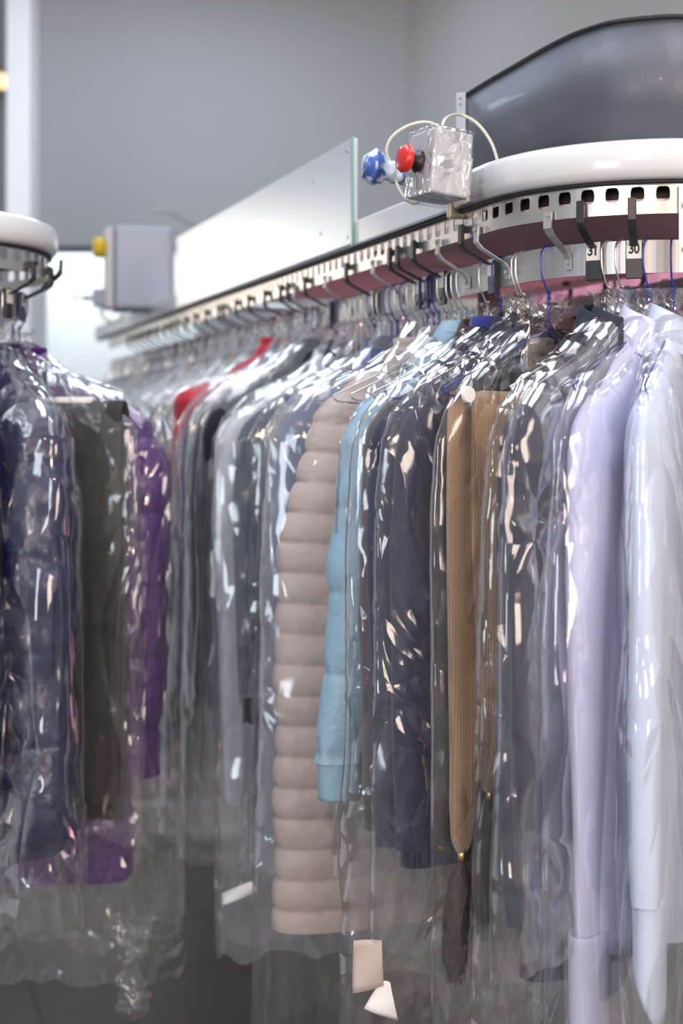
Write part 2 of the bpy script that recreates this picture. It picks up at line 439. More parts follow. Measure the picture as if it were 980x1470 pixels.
# bracket tab
q = gp[0]
mb = MB(); box(mb, (q[0]-.008, q[1]-.008, H+.505), (.0165, .003, .075), ax=(.9, -.43, 0), ay=(.43, .9, 0))
for dz in (.03, .02): tube(mb, [(q[0]-.009, q[1]-.010, H+.505+dz), (q[0]-.011, q[1]-.013, H+.505+dz)], .0022, 8)
bevel(mb.build('bracket_tab', alu, guard, smooth=False), .001)

# long aluminium cover plate
p0, n = main(.505, .016); p1, _ = main(1.80, .016)
mb = MB()
V = []
for (pp, k) in ((p0, 0), (p1, 0)):
    for off in (0, -.012):
        for h in (.330, .513):
            V.append((pp[0]+n[0]*off, pp[1]+n[1]*off, H+h))
mb.add(V, [(0, 1, 5, 4), (2, 6, 7, 3), (1, 3, 7, 5), (0, 4, 6, 2), (0, 2, 3, 1), (4, 5, 7, 6)])
cover = empty('cover_panel', (0, 0, 0)); tag(cover, 'long plain silver sheet cover above the straight conveyor rail', 'panel')
bevel(mb.build('cover_sheet', alu_cover, cover, smooth=False), .0015)
mb = MB()
t = (p1-p0)/np.linalg.norm(p1-p0)
pe = p0 - t*.006
box(mb, (pe[0], pe[1], H+.420), (.003, .005, .190), ax=(t[0], t[1], 0), ay=(n[0], n[1], 0)); mb.build('end_plate', glass_edge, cover, smooth=False)
for u, h in ((.16, .37), (.2, .47), (.9, .45), (.9, .36), (1.2, .37), (.02, .495), (.02, .345)):
    mb = MB(); q = p0 + t*u; tube(mb, [(q[0], q[1], H+h), (q[0]+n[0]*.002, q[1]+n[1]*.002, H+h)], .0035, 8); mb.build('screw', steel, cover, smooth=False)

# ------------------------------------------------------------------ grey switch box at the far end of the cover
def pw(x, y, Y): return np.array([(x-490)/2000*Y, Y, H+(625-y)*Y/2000])
c = pw(205, 388, 3.95)
sw = empty('switch_cabinet', tuple(c)); tag(sw, 'blurred grey electrical cabinet hung at the far end of the silver cover', 'cabinet')
sw.rotation_euler = (0, 0, math.radians(14))
mb = MB(); box(mb, (.0, 0, 0), (.165, .12, .235)); bevel(mb.build('cabinet_body', box_grey, sw, smooth=False), .006, 3)
mb = MB(); box(mb, (-.005, -.063, .0), (.15, .008, .222)); bevel(mb.build('cabinet_door', plain('grey_door', (.42, .46, .54), .4), sw, smooth=False), .004)
mb = MB(); box(mb, (-.096, 0, .0), (.022, .10, .225)); bevel(mb.build('side_flange', plain('pale_flange', (.62, .60, .60), .5), sw, smooth=False), .004)
mb = MB(); tube(mb, [(-.105, -.03, .055), (-.115, -.03, .055), (-.117, -.03, .055), (-.14, -.03, .055)], [.026, .026, .030, .027], 20); mb.build('yellow_knob', yellow_plastic, sw)
mb = MB(); box(mb, (.06, .0, -.125), (.07, .06, .02)); mb.build('cable_gland', rubber, sw, smooth=False)
mb = MB(); tube(mb, smooth_path([(.04, 0, .115), (.03, 0, .16), (.06, 0, .17), (.12, .02, .15), (.2, .03, .12), (.25, 0, .09)]), .005, 8); mb.build('cable', plain('grey_cable', (.35, .37, .36), .5), sw)
c = pw(146, 428, 3.9)
sw2 = empty('limit_switch', tuple(c)); tag(sw2, 'small grey limit switch with a lever below the yellow knob', 'switch')
mb = MB(); box(mb, (0, 0, 0), (.045, .04, .05)); bevel(mb.build('switch_body', box_grey, sw2, smooth=False), .004)
mb = MB(); tube(mb, [(-.02, 0, 0), (-.05, 0, 0)], .006, 10); tube(mb, [(-.05, 0, 0), (-.085, 0, .002)], .003, 8); mb.build('lever', plain('rusty_lever', (.25, .15, .10), .5), sw2)
mb = MB(); tube(mb, smooth_path([(0, 0, -.02), (.0, 0, -.045), (.02, 0, -.065), (.05, 0, -.06), (.07, 0, -.02)]), .004, 8); mb.build('cable', cable_m, sw2)

# ------------------------------------------------------------------ emergency stop box in cling film
c = pw(630, 240, 1.90)
es = empty('emergency_stop_box', tuple(c)); tag(es, 'small grey control box with a red stop button wrapped in film', 'control box')
ax = np.array([.50, .86, 0]); ax /= np.linalg.norm(ax)     # depth direction of the box
es.rotation_euler = (0, math.radians(5), math.radians(27))
ebox = plain('pale_box_plastic', (.50, .50, .52), .35)
mb = MB(); box(mb, (0, 0, 0), (.062, .070, .088)); bevel(mb.build('box_body', ebox, es, smooth=False), .004, 3)
mb = MB(); tube(mb, [(-.031, 0, .002), (-.036, 0, .002), (-.037, 0, .002), (-.048, 0, .002)], [.015, .015, .011, .011], 20); mb.build('button_collar', black_plastic, es)
mb = MB(); tube(mb, [(-.046, 0, .002), (-.049, 0, .002), (-.055, 0, .002), (-.060, 0, .002), (-.062, 0, .002)], [.012, .018, .0195, .016, .006], 24); mb.build('stop_button', red_plastic, es)
mb = MB()
def dwrap(X, Y, Z, th): return .0012*ridge(X*40, Y*40, Z*40, 3) + .0008*ridge(X*90, Y*90, Z*60, 4)
zs = np.linspace(.0465, -.047, 40)
loft(mb, zs, .034, .039, n=96, p=7, disp=dwrap, capb=True); mb.build('cling_film', F_wrap, es)

# crumpled printed bag tied behind the box
pc = pw(556, 243, 1.99)
mb = MB()
tt = np.linspace(0, 1, 46)
def dbag(X, Y, Z, th): return .006*ridge(X*28, Y*28, Z*28, 11) + .003*ridge(X*70, Y*70, Z*70, 12)
loft(mb, np.linspace(.036, -.036, 46), interp(tt, [(0, .010), (.12, .018), (.4, .012), (.55, .012), (.8, .022), (1, .014)]), interp(tt, [(0, .010), (.12, .018), (.4, .013), (.55, .013), (.8, .02), (1, .012)]), n=64, p=2.2, disp=dbag, capb=True)
pm, pnt, pbs = newmat('blue_printed_film')
tc, mp, n1, b_ = noise_bump(pnt, pbs, 60, .4, .003)
n2 = pnt.nodes.new('ShaderNodeTexNoise'); n2.inputs['Scale'].default_value = 38; pnt.links.new(tc.outputs['Object'], n2.inputs[0])
r = pnt.nodes.new('ShaderNodeValToRGB'); r.color_ramp.elements[0].position = .47; r.color_ramp.elements[0].color = (.08, .16, .50, 1)
r.color_ramp.elements[1].position = .53; r.color_ramp.elements[1].color = (.62, .66, .76, 1)
pnt.links.new(n2.outputs[0], r.inputs[0]); pnt.links.new(r.outputs[0], pbs.inputs['Base Color']); pbs.inputs['Roughness'].default_value = .25
o = mb.build('plastic_bag', pm); o.location = tuple(pc); o.rotation_euler = (0, math.radians(96), math.radians(12))
tag(o, 'crumpled blue and white printed plastic bag tied beside the red stop button', 'plastic bag')
# cables
mb = MB(); tube(mb, smooth_path([pw(577, 250, 1.99), pw(556, 225, 2.0), pw(560, 200, 2.0), pw(585, 181, 2.0), pw(615, 176, 2.0), pw(640, 190, 1.98)], 10), .0024, 10)
o = mb.build('electric_cable', cable_m); tag(o, 'cream cable arching over the printed bag into the stop box', 'cable', 'cream cables at the stop box')
mb = MB(); tube(mb, smooth_path([pw(632, 190, 1.95), pw(640, 170, 2.0), pw(660, 165, 2.1), pw(685, 178, 2.08), pw(705, 205, 2.04), pw(716, 238, 2.0)], 10), .0024, 10)
o = mb.build('electric_cable', cable_m); tag(o, 'cream cable curving from the stop box in front of the dark guard', 'cable', 'cream cables at the stop box')
mb = MB(); tube(mb, smooth_path([pw(566, 255, 1.99), pw(572, 270, 1.97), pw(582, 285, 1.95), pw(596, 292, 1.93), pw(610, 280, 1.93)], 10), .0024, 10)
o = mb.build('electric_cable', cable_m); tag(o, 'short cream cable looping beneath the printed bag', 'cable', 'cream cables at the stop box')

# ------------------------------------------------------------------ left conveyor end
lroot = conveyor(left, -2.3, 1.4, '', 'rounded white end of a second conveyor rail cut by the left edge', -PITCH*70, PITCH*40, (-2.3, 1.4))
for s in (-.30, -.62, -.95): bracket(left, s, lroot)

# steel carrying posts down to the floor, hidden among the clothes
for s in (.5, 1.5):
    mb = MB(); p, n = main(s, -.244); tube(mb, [(p[0], p[1], 0), (p[0], p[1], H+.298)], .02, 16); mb.build('support_post', alu, mainroot)
mb = MB(); p, n = left(.6, -.244); tube(mb, [(p[0], p[1], 0), (p[0], p[1], H+.376)], .02, 16); mb.build('support_post', alu, lroot)
for s in (.5, 1.5):
    mb = MB(); a, _ = main(s, -.02); b, _ = main(s, -.468); tube(mb, [(*a, H+.31), (*b, H+.31)], .01, 8); mb.build('cross_tie', alu, mainroot)
mb = MB(); a, _ = left(.6, -.02); b, _ = left(.6, -.468); tube(mb, [(*a, H+.376), (*b, H+.376)], .01, 8); mb.build('cross_tie', alu, lroot)

# ------------------------------------------------------------------ black numbered hooks
def hook_parts(number=None, plate=True):
    """local frame: x along track, y outward, z up; origin on the track line at eye height"""
    root = empty('garment_hook')
    mb = MB()
    pts = [(.005, .303), (.0055, .274), (.001, .267), (RB+.016, .250), (RB+.008, .247)]
    for i in range(len(pts)-1):
        (a, ha), (b, hb) = pts[i], pts[i+1]
        V = [(sx, o_+k*(1 if abs(ha-hb) > .02 or True else 0), h_) for o_, h_ in ((a, ha), (b, hb)) for sx in (-.0055, .0055) for k in (0, .006)]
        mb.add(V, [(0, 2, 3, 1), (4, 5, 7, 6), (0, 1, 5, 4), (2, 6, 7, 3), (1, 3, 7, 5), (0, 4, 6, 2)])
    box(mb, (0, RB+.008, h0+.018), (.022, .006, .052))
    box(mb, (0, -.001, .296), (.007, .014, .010))
    o = mb.build('hook_body', black_plastic, root, smooth=False); bevel(o, .0008, 1)
    if plate:
        mb = MB(); box(mb, (0, RB+.0115, .243), (.0195, .0008, .024)); lab = mb.build('number_plate', paper, root, smooth=False)
        if number:
            cu = bpy.data.curves.new('number', 'FONT'); cu.body = number; cu.size = .0165; cu.align_x = 'CENTER'; cu.align_y = 'CENTER'
            cu.extrude = .0003; cu.offset = .0004; cu.space_character = .95
            cu.materials.append(rubber)
            t = bpy.data.objects.new('number', cu); S.collection.objects.link(t); t.parent = lab
            t.location = (0, RB+.0123, .2435); t.rotation_euler = (math.pi/2, 0, math.pi)
            t.scale = (.9, 1.15, 1)
            bpy.context.view_layer.update()
            me = bpy.data.meshes.new_from_object(t.evaluated_get(bpy.context.evaluated_depsgraph_get())); t2 = bpy.data.objects.new('number', me)
            S.collection.objects.link(t2); t2.parent = lab; t2.location = t.location; t2.rotation_euler = t.rotation_euler; t2.scale = t.scale
            bpy.data.objects.remove(t); t2.name = 'number'
    return root
def place_on(o, at, s):
    p, n = at(s, 0); o.location = (p[0], p[1], H)
    o.rotation_euler = (0, 0, math.atan2(n[1], n[0]) - math.pi/2)
def copy_tree(o, parent=None):
    c = o.copy(); S.collection.objects.link(c)
    if parent is not None: c.parent = parent
    for ch in list(o.children): copy_tree(ch, c)
    return c
s31 = -math.radians(240-200.17)*R
HS = 2*PITCH
# snap: hooks sit at s31 + k*HS
h31 = hook_parts('31'); place_on(h31, main, s31); tag(h31, 'black plastic hook carrying the white number plate 31', 'hook', 'hooks of the conveyor')
h30 = hook_parts('30'); place_on(h30, main, s31-HS); tag(h30, 'black plastic hook carrying the white number plate 30', 'hook', 'hooks of the conveyor')
hp = hook_parts(None); place_on(hp, main, s_at_px(main, 669, 0, -.3, .5)); tag(hp, 'black hook just below the stop box, its plate half hidden by hangers', 'hook', 'hooks of the conveyor')
for lab, x in (('black hook third from the silver cover edge, reaching over grouped hangers', 600), ('black hook second in the close pair under the cover edge', 577), ('black hook first in the close pair under the cover edge', 566),
               ('lone black hook standing just left of the close pair', 503)):
    c = copy_tree(hp); place_on(c, main, s_at_px(main, x, 0, -.3, 1.5)); tag(c, lab, 'hook', 'hooks of the conveyor')
for x in (443, 418, 408, 385, 362, 343, 325, 318, 300, 284, 270, 258, 250, 240, 229, 220, 213, 205, 197, 188):
    c = copy_tree(hp); place_on(c, main, s_at_px(main, x, 0, 0, 2.95)); tag(c, 'blurred black hook on the far stretch of the long rail', 'hook', 'hooks on the far stretch')
for s in (-.84, -.97, -1.16, -1.29, -1.42):
    c = copy_tree(hp); place_on(c, main, s); tag(c, 'blurred hook on the far side of the rounded rail behind plates 30 and 31', 'hook', 'hooks behind the rounded end')
h60 = hook_parts('60'); place_on(h60, left, s_at_px(left, 30, RB, -.70, -.383)); tag(h60, 'black hook with number plate 60 on the left rail', 'hook', 'hooks of the left rail')
for i, s in enumerate((-.36, -.46)):
    c = copy_tree(hp); place_on(c, left, s); tag(c, ('outer', 'inner')[i]+' of the two dark hooks jutting at the end of the left rail', 'hook', 'hooks of the left rail')
mb = MB()
V = smooth_path([pw(62, 415, 2.55), pw(72, 405, 2.54), pw(84, 395, 2.52), pw(87, 388, 2.52), pw(88, 373, 2.52)], 5)
tube(mb, V, [.005 if i < len(V)-6 else .0035 for i in range(len(V))], 8)
o = mb.build('spare_hook', black_plastic); tag(o, 'empty black hook sticking up to the right of the left rail', 'hook', 'hooks of the left rail')

# ------------------------------------------------------------------ wire hangers (local origin: where the hook touches the bar; x = towards near shoulder)
ZN = -.112            # neck of the hanger below the bar top
DROP = .078; GD = .112
def make_hanger(wire, bar=True, width=.2, seed=0):
    root = empty('wire_hanger')
    mb = MB()
    r = .0155
    arc = [(-r*math.cos(a), 0, r*math.sin(a)-r) for a in np.linspace(-.5, math.pi, 16)]
    path = [(q[0], q[1], q[2]+.002) for q in arc] + [(r*.95, 0, -.035), (r*.5, 0, -.052), (.002, 0, -.062)]
    tube(mb, smooth_path(path, 3), .00135, 8)
    t = np.linspace(0, 1, 60)
    for ph in (0, math.pi):
        tube(mb, np.stack([.0018*np.cos(t*26+ph), .0018*np.sin(t*26+ph), -.058+(ZN+.058)*t], 1), .0012, 7)
    mb.build('hanger_hook', wire, root)
    mb = MB()
    e = width
    for sg in (-1, 1):
        tube(mb, smooth_path([(0, 0, ZN), (sg*.012, 0, ZN-.010), (sg*.04, 0, ZN-.016), (sg*(e-.01), 0, ZN-DROP), (sg*e, 0, ZN-DROP-.006), (sg*(e-.006), 0, ZN-DROP-.014), (sg*.15, 0, ZN-DROP-.015), (0, 0, ZN-DROP-.015)], 6), .00125, 7)
    mb.build('shoulder_wire', wire, root)
    return root
HB = h1            # bar top height
def spot(at, s):
    p, n = at(s, RB); return np.array([p[0], p[1], H+HB]), n

# ------------------------------------------------------------------ garments
def folds(seed, amp, kx=14, kz=1.6, fine=.25):
    def d(X, Y, Z, th):
        w = .03*noise(X*5, Y*5, Z*3, seed+5)
        return amp*(noise((X+w)*kx, (Y+w)*kx, Z*kz, seed) + fine*ridge(X*kx*2.2, Y*kx*2.2, Z*kz*3.2, seed+1) - .2)
    return d
def quilt(seed, pitch, bulge, ph=0, wr=.004):
    def d(X, Y, Z, th):
        zz = Z + .008*noise(X*9, Y*9, Z*2, seed)
        q = np.abs(np.sin(np.pi*(zz+ph)/pitch))
        seam = np.clip(1-q*1.6, 0, 1)
        return bulge*(q**.45) + wr*.8*seam*noise(X*70, Y*70, Z*14, seed+2) + wr*.6*noise(X*16, Y*16, Z*20, seed+3) + wr*noise(X*8, Y*8, Z*11, seed+4)
    return d
def body(root, name, mat, Wd, L, b, disp, n=72, nz=90, taper=1.0, hem=.0, neck=.055, z_off=0, rip=None, p=2.6, cx0=0, aline=0):
    mb = MB()
    zt = ZN-.004+z_off; zs_ = zt-GD
    zz = np.concatenate([np.linspace(zt, zs_-.02, 26), np.linspace(zs_-.03, zt-L, nz)])
    a = interp(zz, [(zt, .032), (zt-.016, .052), (zt-.045, .052+(Wd-.052)*.42), (zt-.08, .052+(Wd-.052)*.76), (zs_, Wd-.006), (zs_-.025, Wd), (zs_-.2, Wd*.97+aline), (zt-L, Wd*taper+aline)])
    bb = interp(zz, [(zt, .016), (zt-.03, .022), (zs_, b*.7), (zs_-.12, b), (zt-L, b*1.05)])
    cx = interp(zz, [(zt, 0), (zs_-.2, 0), (zt-L, cx0)])
    loft(mb, zz, a, bb, cx=cx, n=n, p=p, disp=disp, rip=rip)
    return mb.build(name, mat, root)
def sleeve(root, mat, side, Wd, L, r0, r1, disp, n=36, nz=64, sway=0., cuff=None, out=.02, fwd=0., name='sleeve', rip=None, flat=.8, point=0.):
    zt = ZN-GD*.80
    x0 = side*(Wd-.018)
    zz = np.linspace(zt+.004, zt-L, nz); t = np.linspace(0, 1, nz)
    a = interp(t, [(0, r0*.30), (.02, r0*.6), (.06, r0*.85), (.12, r0), (.5, (r0+r1)/2*1.03), (1, r1)])
    cx = x0 + side*interp(t, [(0, -.01), (.08, .3*out), (.35, out), (1, out+sway)])
    cy = interp(t, [(0, 0), (.4, fwd*.4), (1, fwd)])
    mb = MB(); loft(mb, zz, a, a*flat, cx=cx, cy=cy, n=n, p=2.2, disp=disp, rip=rip, capb=False)
    # turned-in opening
    o = mb.build(name, mat, root)
    if cuff is not None:
        mb = MB(); zc = np.linspace(zt-L+.004, zt-L-cuff, 12)
        tcx = cx[-1]; tt = np.linspace(0, 1, 12)
        loft(mb, zc, r1*(.88-.06*tt), r1*flat*(.86-.06*tt), cx=tcx, cy=cy[-1], n=n, p=2.2, rip=(lambda X, Y, Z, th: -point*tt[:, None]**1.3*((1+np.cos(th-(1.0 if side > 0 else 2.2)))/2)**1.4), capt=False, disp=folds(9, .0012, 20, 4))
        c = mb.build('cuff', mat, o)
        m = c.modifiers.new('s', 'SOLIDIFY'); m.thickness = .003
    return o
def shirt_collar(root, mat, w=.044, hgt=.018, flap=.045, d=.030):
    """stand and fall collar standing round the hanger neck"""
    mb = MB(); n = 40
    th = np.linspace(.16*math.pi+math.pi/2-math.pi*.16*0, 2*math.pi+math.pi/2-.16*math.pi, n)
    rows = []
    fr = np.abs(np.linspace(-1, 1, n))
    for (rr, z) in ((1.0, -.030), (.95, -.008), (.90, .010), (.94, hgt), (1.04, .010), (1.22, -.014), (1.42, -.036)):
        ext = 1 + (.28*fr**6 if rr > 1.15 else 0)
        zz = ZN + z - .014*np.sin(th)*(1 if z > -.02 else .3) - (flap*.35*fr**5 if rr > 1.05 else 0)*(rr-1)/.34
        rows.append(np.stack([w*rr*ext*np.cos(th), d*rr*ext*np.sin(th), zz+0*th], 1))
    grid(mb, np.array(rows)); o = mb.build('collar', mat, root)
    m = o.modifiers.new('s', 'SOLIDIFY'); m.thickness = .002
    m = o.modifiers.new('u', 'SUBSURF'); m.levels = 1; m.render_levels = 1
    return o
def lapels(root, mat, b, L=.32):
    """turned collar and two lapels on the camera-facing front"""
    shirt_collar(root, mat, .044, .020, .06, .032)
    for sg in (-1, 1):
        V = [(sg*.05, b*.55, ZN-.01), (sg*.095, b*.8, ZN-.075), (sg*.062, b*1.0, ZN-.105), (sg*.088, b*1.02, ZN-.118), (sg*.012, b*1.18, ZN-L), (sg*.02, b*1.0, ZN-.1)]
        mb = MB(); mb.add(V, [(0, 1, 2, 5), (5, 2, 3, 4)]); o = mb.build('lapel', mat, root, smooth=False)
        m = o.modifiers.new('s', 'SOLIDIFY'); m.thickness = .004; bevel(o, .001, 1)
def buttons(root, mat, b, z0, z1, k, x=.0, r=.0055):
    for z in np.linspace(z0, z1, k):
        mb = MB(); tube(mb, [(x, b, ZN+z), (x, b+.002, ZN+z), (x, b+.004, ZN+z)], [r, r, r*.7], 12); mb.build('button', mat, root)
def placket(root, mat, b, L):
    mb = MB(); zz = np.linspace(ZN-.03, ZN-L+.02, 40)
    P = [[(x, b+.002+.0025*math.sin(z*19), z) for x in (-.014, -.005, .005, .014)] for z in zz]
    grid(mb, np.array(P)); o = mb.build('placket', mat, root)
    m = o.modifiers.new('s', 'SOLIDIFY'); m.thickness = .002

def film_bag(root_or_none, Wd, top, L, b, seed, mat=None, flare=1.06, n=110, nz=150, cx0=0, rag=.02, sh=None, gather=True, lean=0.):
    """thin film sleeve: gathered at the neck, shoulders, straight fall, open ragged bottom"""
    mb = MB()
    zt = top; zsh = ZN-.150 if sh is None else sh-.05
    q = np.linspace(0, 1, 26)
    zz = np.concatenate([zt+(zsh-zt)*q**.9, np.linspace(zsh-.008, zt-L, nz)])
    if gather:
        a = interp(zz, [(zt, .030), (zt-.012, .020), (zt-.03, .03), (ZN+.008, .048), (ZN-.03, .098), (ZN-.07, .048+(Wd-.048)*.66), (ZN-.11, .048+(Wd-.048)*.88), (zsh, Wd*.985), (zsh-.10, Wd*1.02), (zt-L, Wd*flare)])
        bb = interp(zz, [(zt, .024), (zt-.012, .013), (zt-.03, .018), (ZN-.01, .028), (zsh, b*.85), (zsh-.12, b), (zt-L, b*1.05)])
    else:
        a = interp(zz, [(zt, .05), (zsh, Wd), (zt-L, Wd*flare)]); bb = interp(zz, [(zt, .02), (zsh, b*.8), (zt-L, b)])
    cx = interp(zz, [(zt, 0), (zsh, 0), (zt-L, cx0)]); cy = interp(zz, [(zt, 0), (zsh, 0), (zt-L, lean)])
    def d(X, Y, Z, th):
        k = np.clip((zsh-Z)/.25, 0, 1)
        wx = .05*noise(X*4, Y*4, Z*4, seed+9); wz = .06*noise(X*5+3, Y*5, Z*3, seed+8)
        sg = np.sign(noise(X*2, Y*2, Z*2, seed+12))
        big = ridge((X+wx)*6+Z*1.2, (Y+wx)*7, (Z+wz)*1.3, seed)
        mid = ridge((X+wx)*11+Z*5*sg, (Y+wx)*13, (Z+wz)*6-X*5, seed+1)
        mi2 = ridge((X-wx)*9-Z*6, (Y+wx)*12, (Z-wz)*7+X*4, seed+13)
        sml = ridge((X+wz)*30, (Y+wz)*30, (Z+wx)*24, seed+2)
        loc = np.clip(noise(X*4, Y*4, Z*3.5, seed+4)*1.4+.3, 0, 1)
        return (.002+.006*k)*big + .0042*np.maximum(mid, mi2)*(.3+loc) + .0014*sml*np.maximum(loc, 1.1*(1-k))
    def rp(X, Y, Z, th):
        e = np.clip(1-(Z-(zt-L))/.05, 0, 1)
        return rag*e*(noise(X*12, Y*12, 0, seed+6) + .5*noise(X*40, Y*40, 0, seed+7))
    loft(mb, zz, a, bb, cx=cx, cy=cy, n=n, p=2.0, disp=d, capt=False, rip=rp)
    return mb.build('garment_bag', mat or F[seed % 3])

def orient(o, P, ang, tilt=0):
    o.location = tuple(P); o.rotation_euler = (0, math.radians(tilt), ang)

GRP_H = 'wire hangers on the long rail'; GRP_B = 'clear plastic garment bags'
def hang(at, s, alpha, wire, garment, bag, labels, hanger_w=.19, P=None, grp=('wire hangers on the long rail', 'clear plastic garment bags'), cats=('hanger', None, 'plastic cover'), tilt=0):
    if P is None: P, n = spot(at, s)
    ang = math.radians(180+alpha)
    hg = make_hanger(wire, width=hanger_w); orient(hg, P, ang, 0); tag(hg, labels[0], 'hanger', grp[0])
    if garment is not None:
        orient(garment, P, ang, tilt); tag(garment, labels[1], cats[1])
    if bag is not None:
        for b in (bag if isinstance(bag, list) else [bag]):
            orient(b, P, ang, tilt)
        tag(bag, labels[2], 'garment bag', grp[1])
    return hg
def msp(x, lo=-.30, hi=2.95): return s_at_px(main, x, RB, lo, hi)

# fabrics
c_sky = cloth('pale_blue_cotton', (.62, .71, .90)); c_lav = cloth('lavender_cotton', (.63, .65, .93)); c_sand = cloth('greige_cotton', (.46, .43, .42))
c_navy = cloth('navy_wool', (.020, .026, .070), sheen=.15); c_ink = cloth('ink_wool', (.016, .018, .048), sheen=.15); c_char = cloth('charcoal_wool', (.028, .030, .052), sheen=.1); c_slate = cloth('slate_blue_wool', (.014, .028, .056), sheen=.1)
c_plum = cloth('plum_brown_lining', (.07, .042, .048)); c_camel = None
n_sky = nylon('sky_blue_nylon', (.34, .52, .66), .45); n_beige = nylon('beige_nylon', (.56, .46, .42), .5); n_navy = nylon('navy_nylon', (.012, .014, .060), .33); n_purple = nylon('purple_nylon', (.065, .008, .15), .30)
c_white = cloth('white_cotton', (.72, .73, .78)); c_grey = cloth('grey_marl', (.34, .35, .38)); c_denim = cloth('denim_blue', (.075, .10, .23)); c_red = nylon('red_nylon', (.52, .02, .05)); c_pink = cloth('pink_cotton', (.75, .30, .42)); c_roy = cloth('royal_blue_cotton', (.05, .06, .30)); c_tan = cloth('tan_cotton', (.42, .30, .20)); c_black = cloth('black_cloth', (.014, .014, .018))
def knit(name, col):
    m, nt, bs = newmat(name)
    tc = nt.nodes.new('ShaderNodeTexCoord')
    w = nt.nodes.new('ShaderNodeTexWave'); w.wave_type = 'BANDS'; w.bands_direction = 'X'; w.inputs['Scale'].default_value = 90; w.inputs['Distortion'].default_value = 1.2; w.inputs['Detail'].default_value = 2
    w2 = nt.nodes.new('ShaderNodeTexWave'); w2.bands_direction = 'Z'; w2.inputs['Scale'].default_value = 130; w2.inputs['Distortion'].default_value = 1.5
    mx = nt.nodes.new('ShaderNodeMixRGB'); mx.inputs[0].default_value = .4
    nt.links.new(tc.outputs['Object'], w.inputs[0]); nt.links.new(tc.outputs['Object'], w2.inputs[0]); nt.links.new(w.outputs[0], mx.inputs[1]); nt.links.new(w2.outputs[0], mx.inputs[2])
    r = nt.nodes.new('ShaderNodeValToRGB'); r.color_ramp.elements[0].color = (*[c*.72 for c in col], 1); r.color_ramp.elements[1].color = (*[c*1.12 for c in col], 1)
    nt.links.new(mx.outputs[0], r.inputs[0]); nt.links.new(r.outputs[0], bs.inputs['Base Color'])
    b = nt.nodes.new('ShaderNodeBump'); b.inputs['Strength'].default_value = .5; b.inputs['Distance'].default_value = .0015
    nt.links.new(mx.outputs[0], b.inputs['Height']); nt.links.new(b.outputs[0], bs.inputs['Normal'])
    bs.inputs['Roughness'].default_value = .9; bs.inputs['Sheen Weight'].default_value = .5
    return m
c_camel = knit('camel_knit', (.43, .27, .165))
pearl = plain('pearl_button', (.8, .78, .75), .25)

def hemcurve(amp, L):
    def r(X, Y, Z, th):
        e = np.clip(1-(Z-(ZN-L))/.10, 0, 1); return e*amp*np.abs(X/.2)**2
    return r
def shirt(mat, W=.18, L=.78, b=.036, seed=0, sl=.60, sway=0, fwd=0, btn=True):
    r = empty('shirt')
    body(r, 'shirt_body', mat, W, L, b, folds(seed, .009, 11, 1.0), rip=hemcurve(.05, L))
    for sd in (1, -1):
        sleeve(r, mat, sd, W, sl, .060, .040, folds(seed+20+sd, .010, 13, 1.1), cuff=.062, sway=sway*(1 if sd > 0 else .3), fwd=fwd, flat=.5, point=.085)
    shirt_collar(r, mat); placket(r, mat, b*.98, L)
    if btn: buttons(r, pearl, b+.004, -.06, -L+.1, 7)
    return r
def jacket(mat, W=.19, L=.80, b=.038, seed=0, sl=.60, lap=True, lining=None, sway=0, r0=.062, r1=.046, fwd=0):
    r = empty('jacket')
    body(r, 'jacket_body', mat, W, L, b, folds(seed, .010, 11, 1.0))
    for sd in (1, -1): sleeve(r, mat, sd, W, sl, r0, r1, folds(seed+20+sd, .009, 13, 1.5), sway=sway*(1 if sd > 0 else .3), fwd=fwd, flat=.5)
    if lap: lapels(r, mat, b)
    else: shirt_collar(r, mat, .048, .018, .05)
    buttons(r, rubber, b+.006, -.36, -L*.75, 3, r=.008)
    return r
def puffer(mat_, W=.19, L=.85, b=.05, seed=0, pitch=.075, bulge=.014, sl=.60, r0=.068, r1=.052, sway=0, hood=False, fwd=0, spitch=None, cuff=None, taper=1.0, wr=.004, inset=0, aline=0):
    r = empty('puffer_jacket'); mat = mat_
    body(r, 'quilted_body', mat, W, L, b, quilt(seed, pitch, bulge, wr=wr), nz=230 if pitch < .06 else 170, n=96, taper=taper, aline=aline)
    for sd in (1, -1): sleeve(r, mat, sd, W-inset, sl, r0, r1, quilt(seed+20+sd, spitch or pitch, bulge*.9, wr=wr), n=52, nz=130, sway=sway*(1 if sd > 0 else .3), fwd=fwd, cuff=cuff, flat=.8)
    # padded stand collar
    mb = MB(); zz = np.linspace(ZN+.014, ZN-.05, 24)
    loft(mb, zz, interp(zz, [(ZN+.014, .042), (ZN-.05, .068)]), .030, n=56, p=2.2, disp=lambda X, Y, Z, th: .007*np.abs(np.sin(np.pi*(Z-ZN)/.036))**.6+.002*noise(X*40, Y*40, Z*30, seed))
    mb.build('stand_collar', mat, r)
    placket(r, mat, b+bulge, L)
    return r
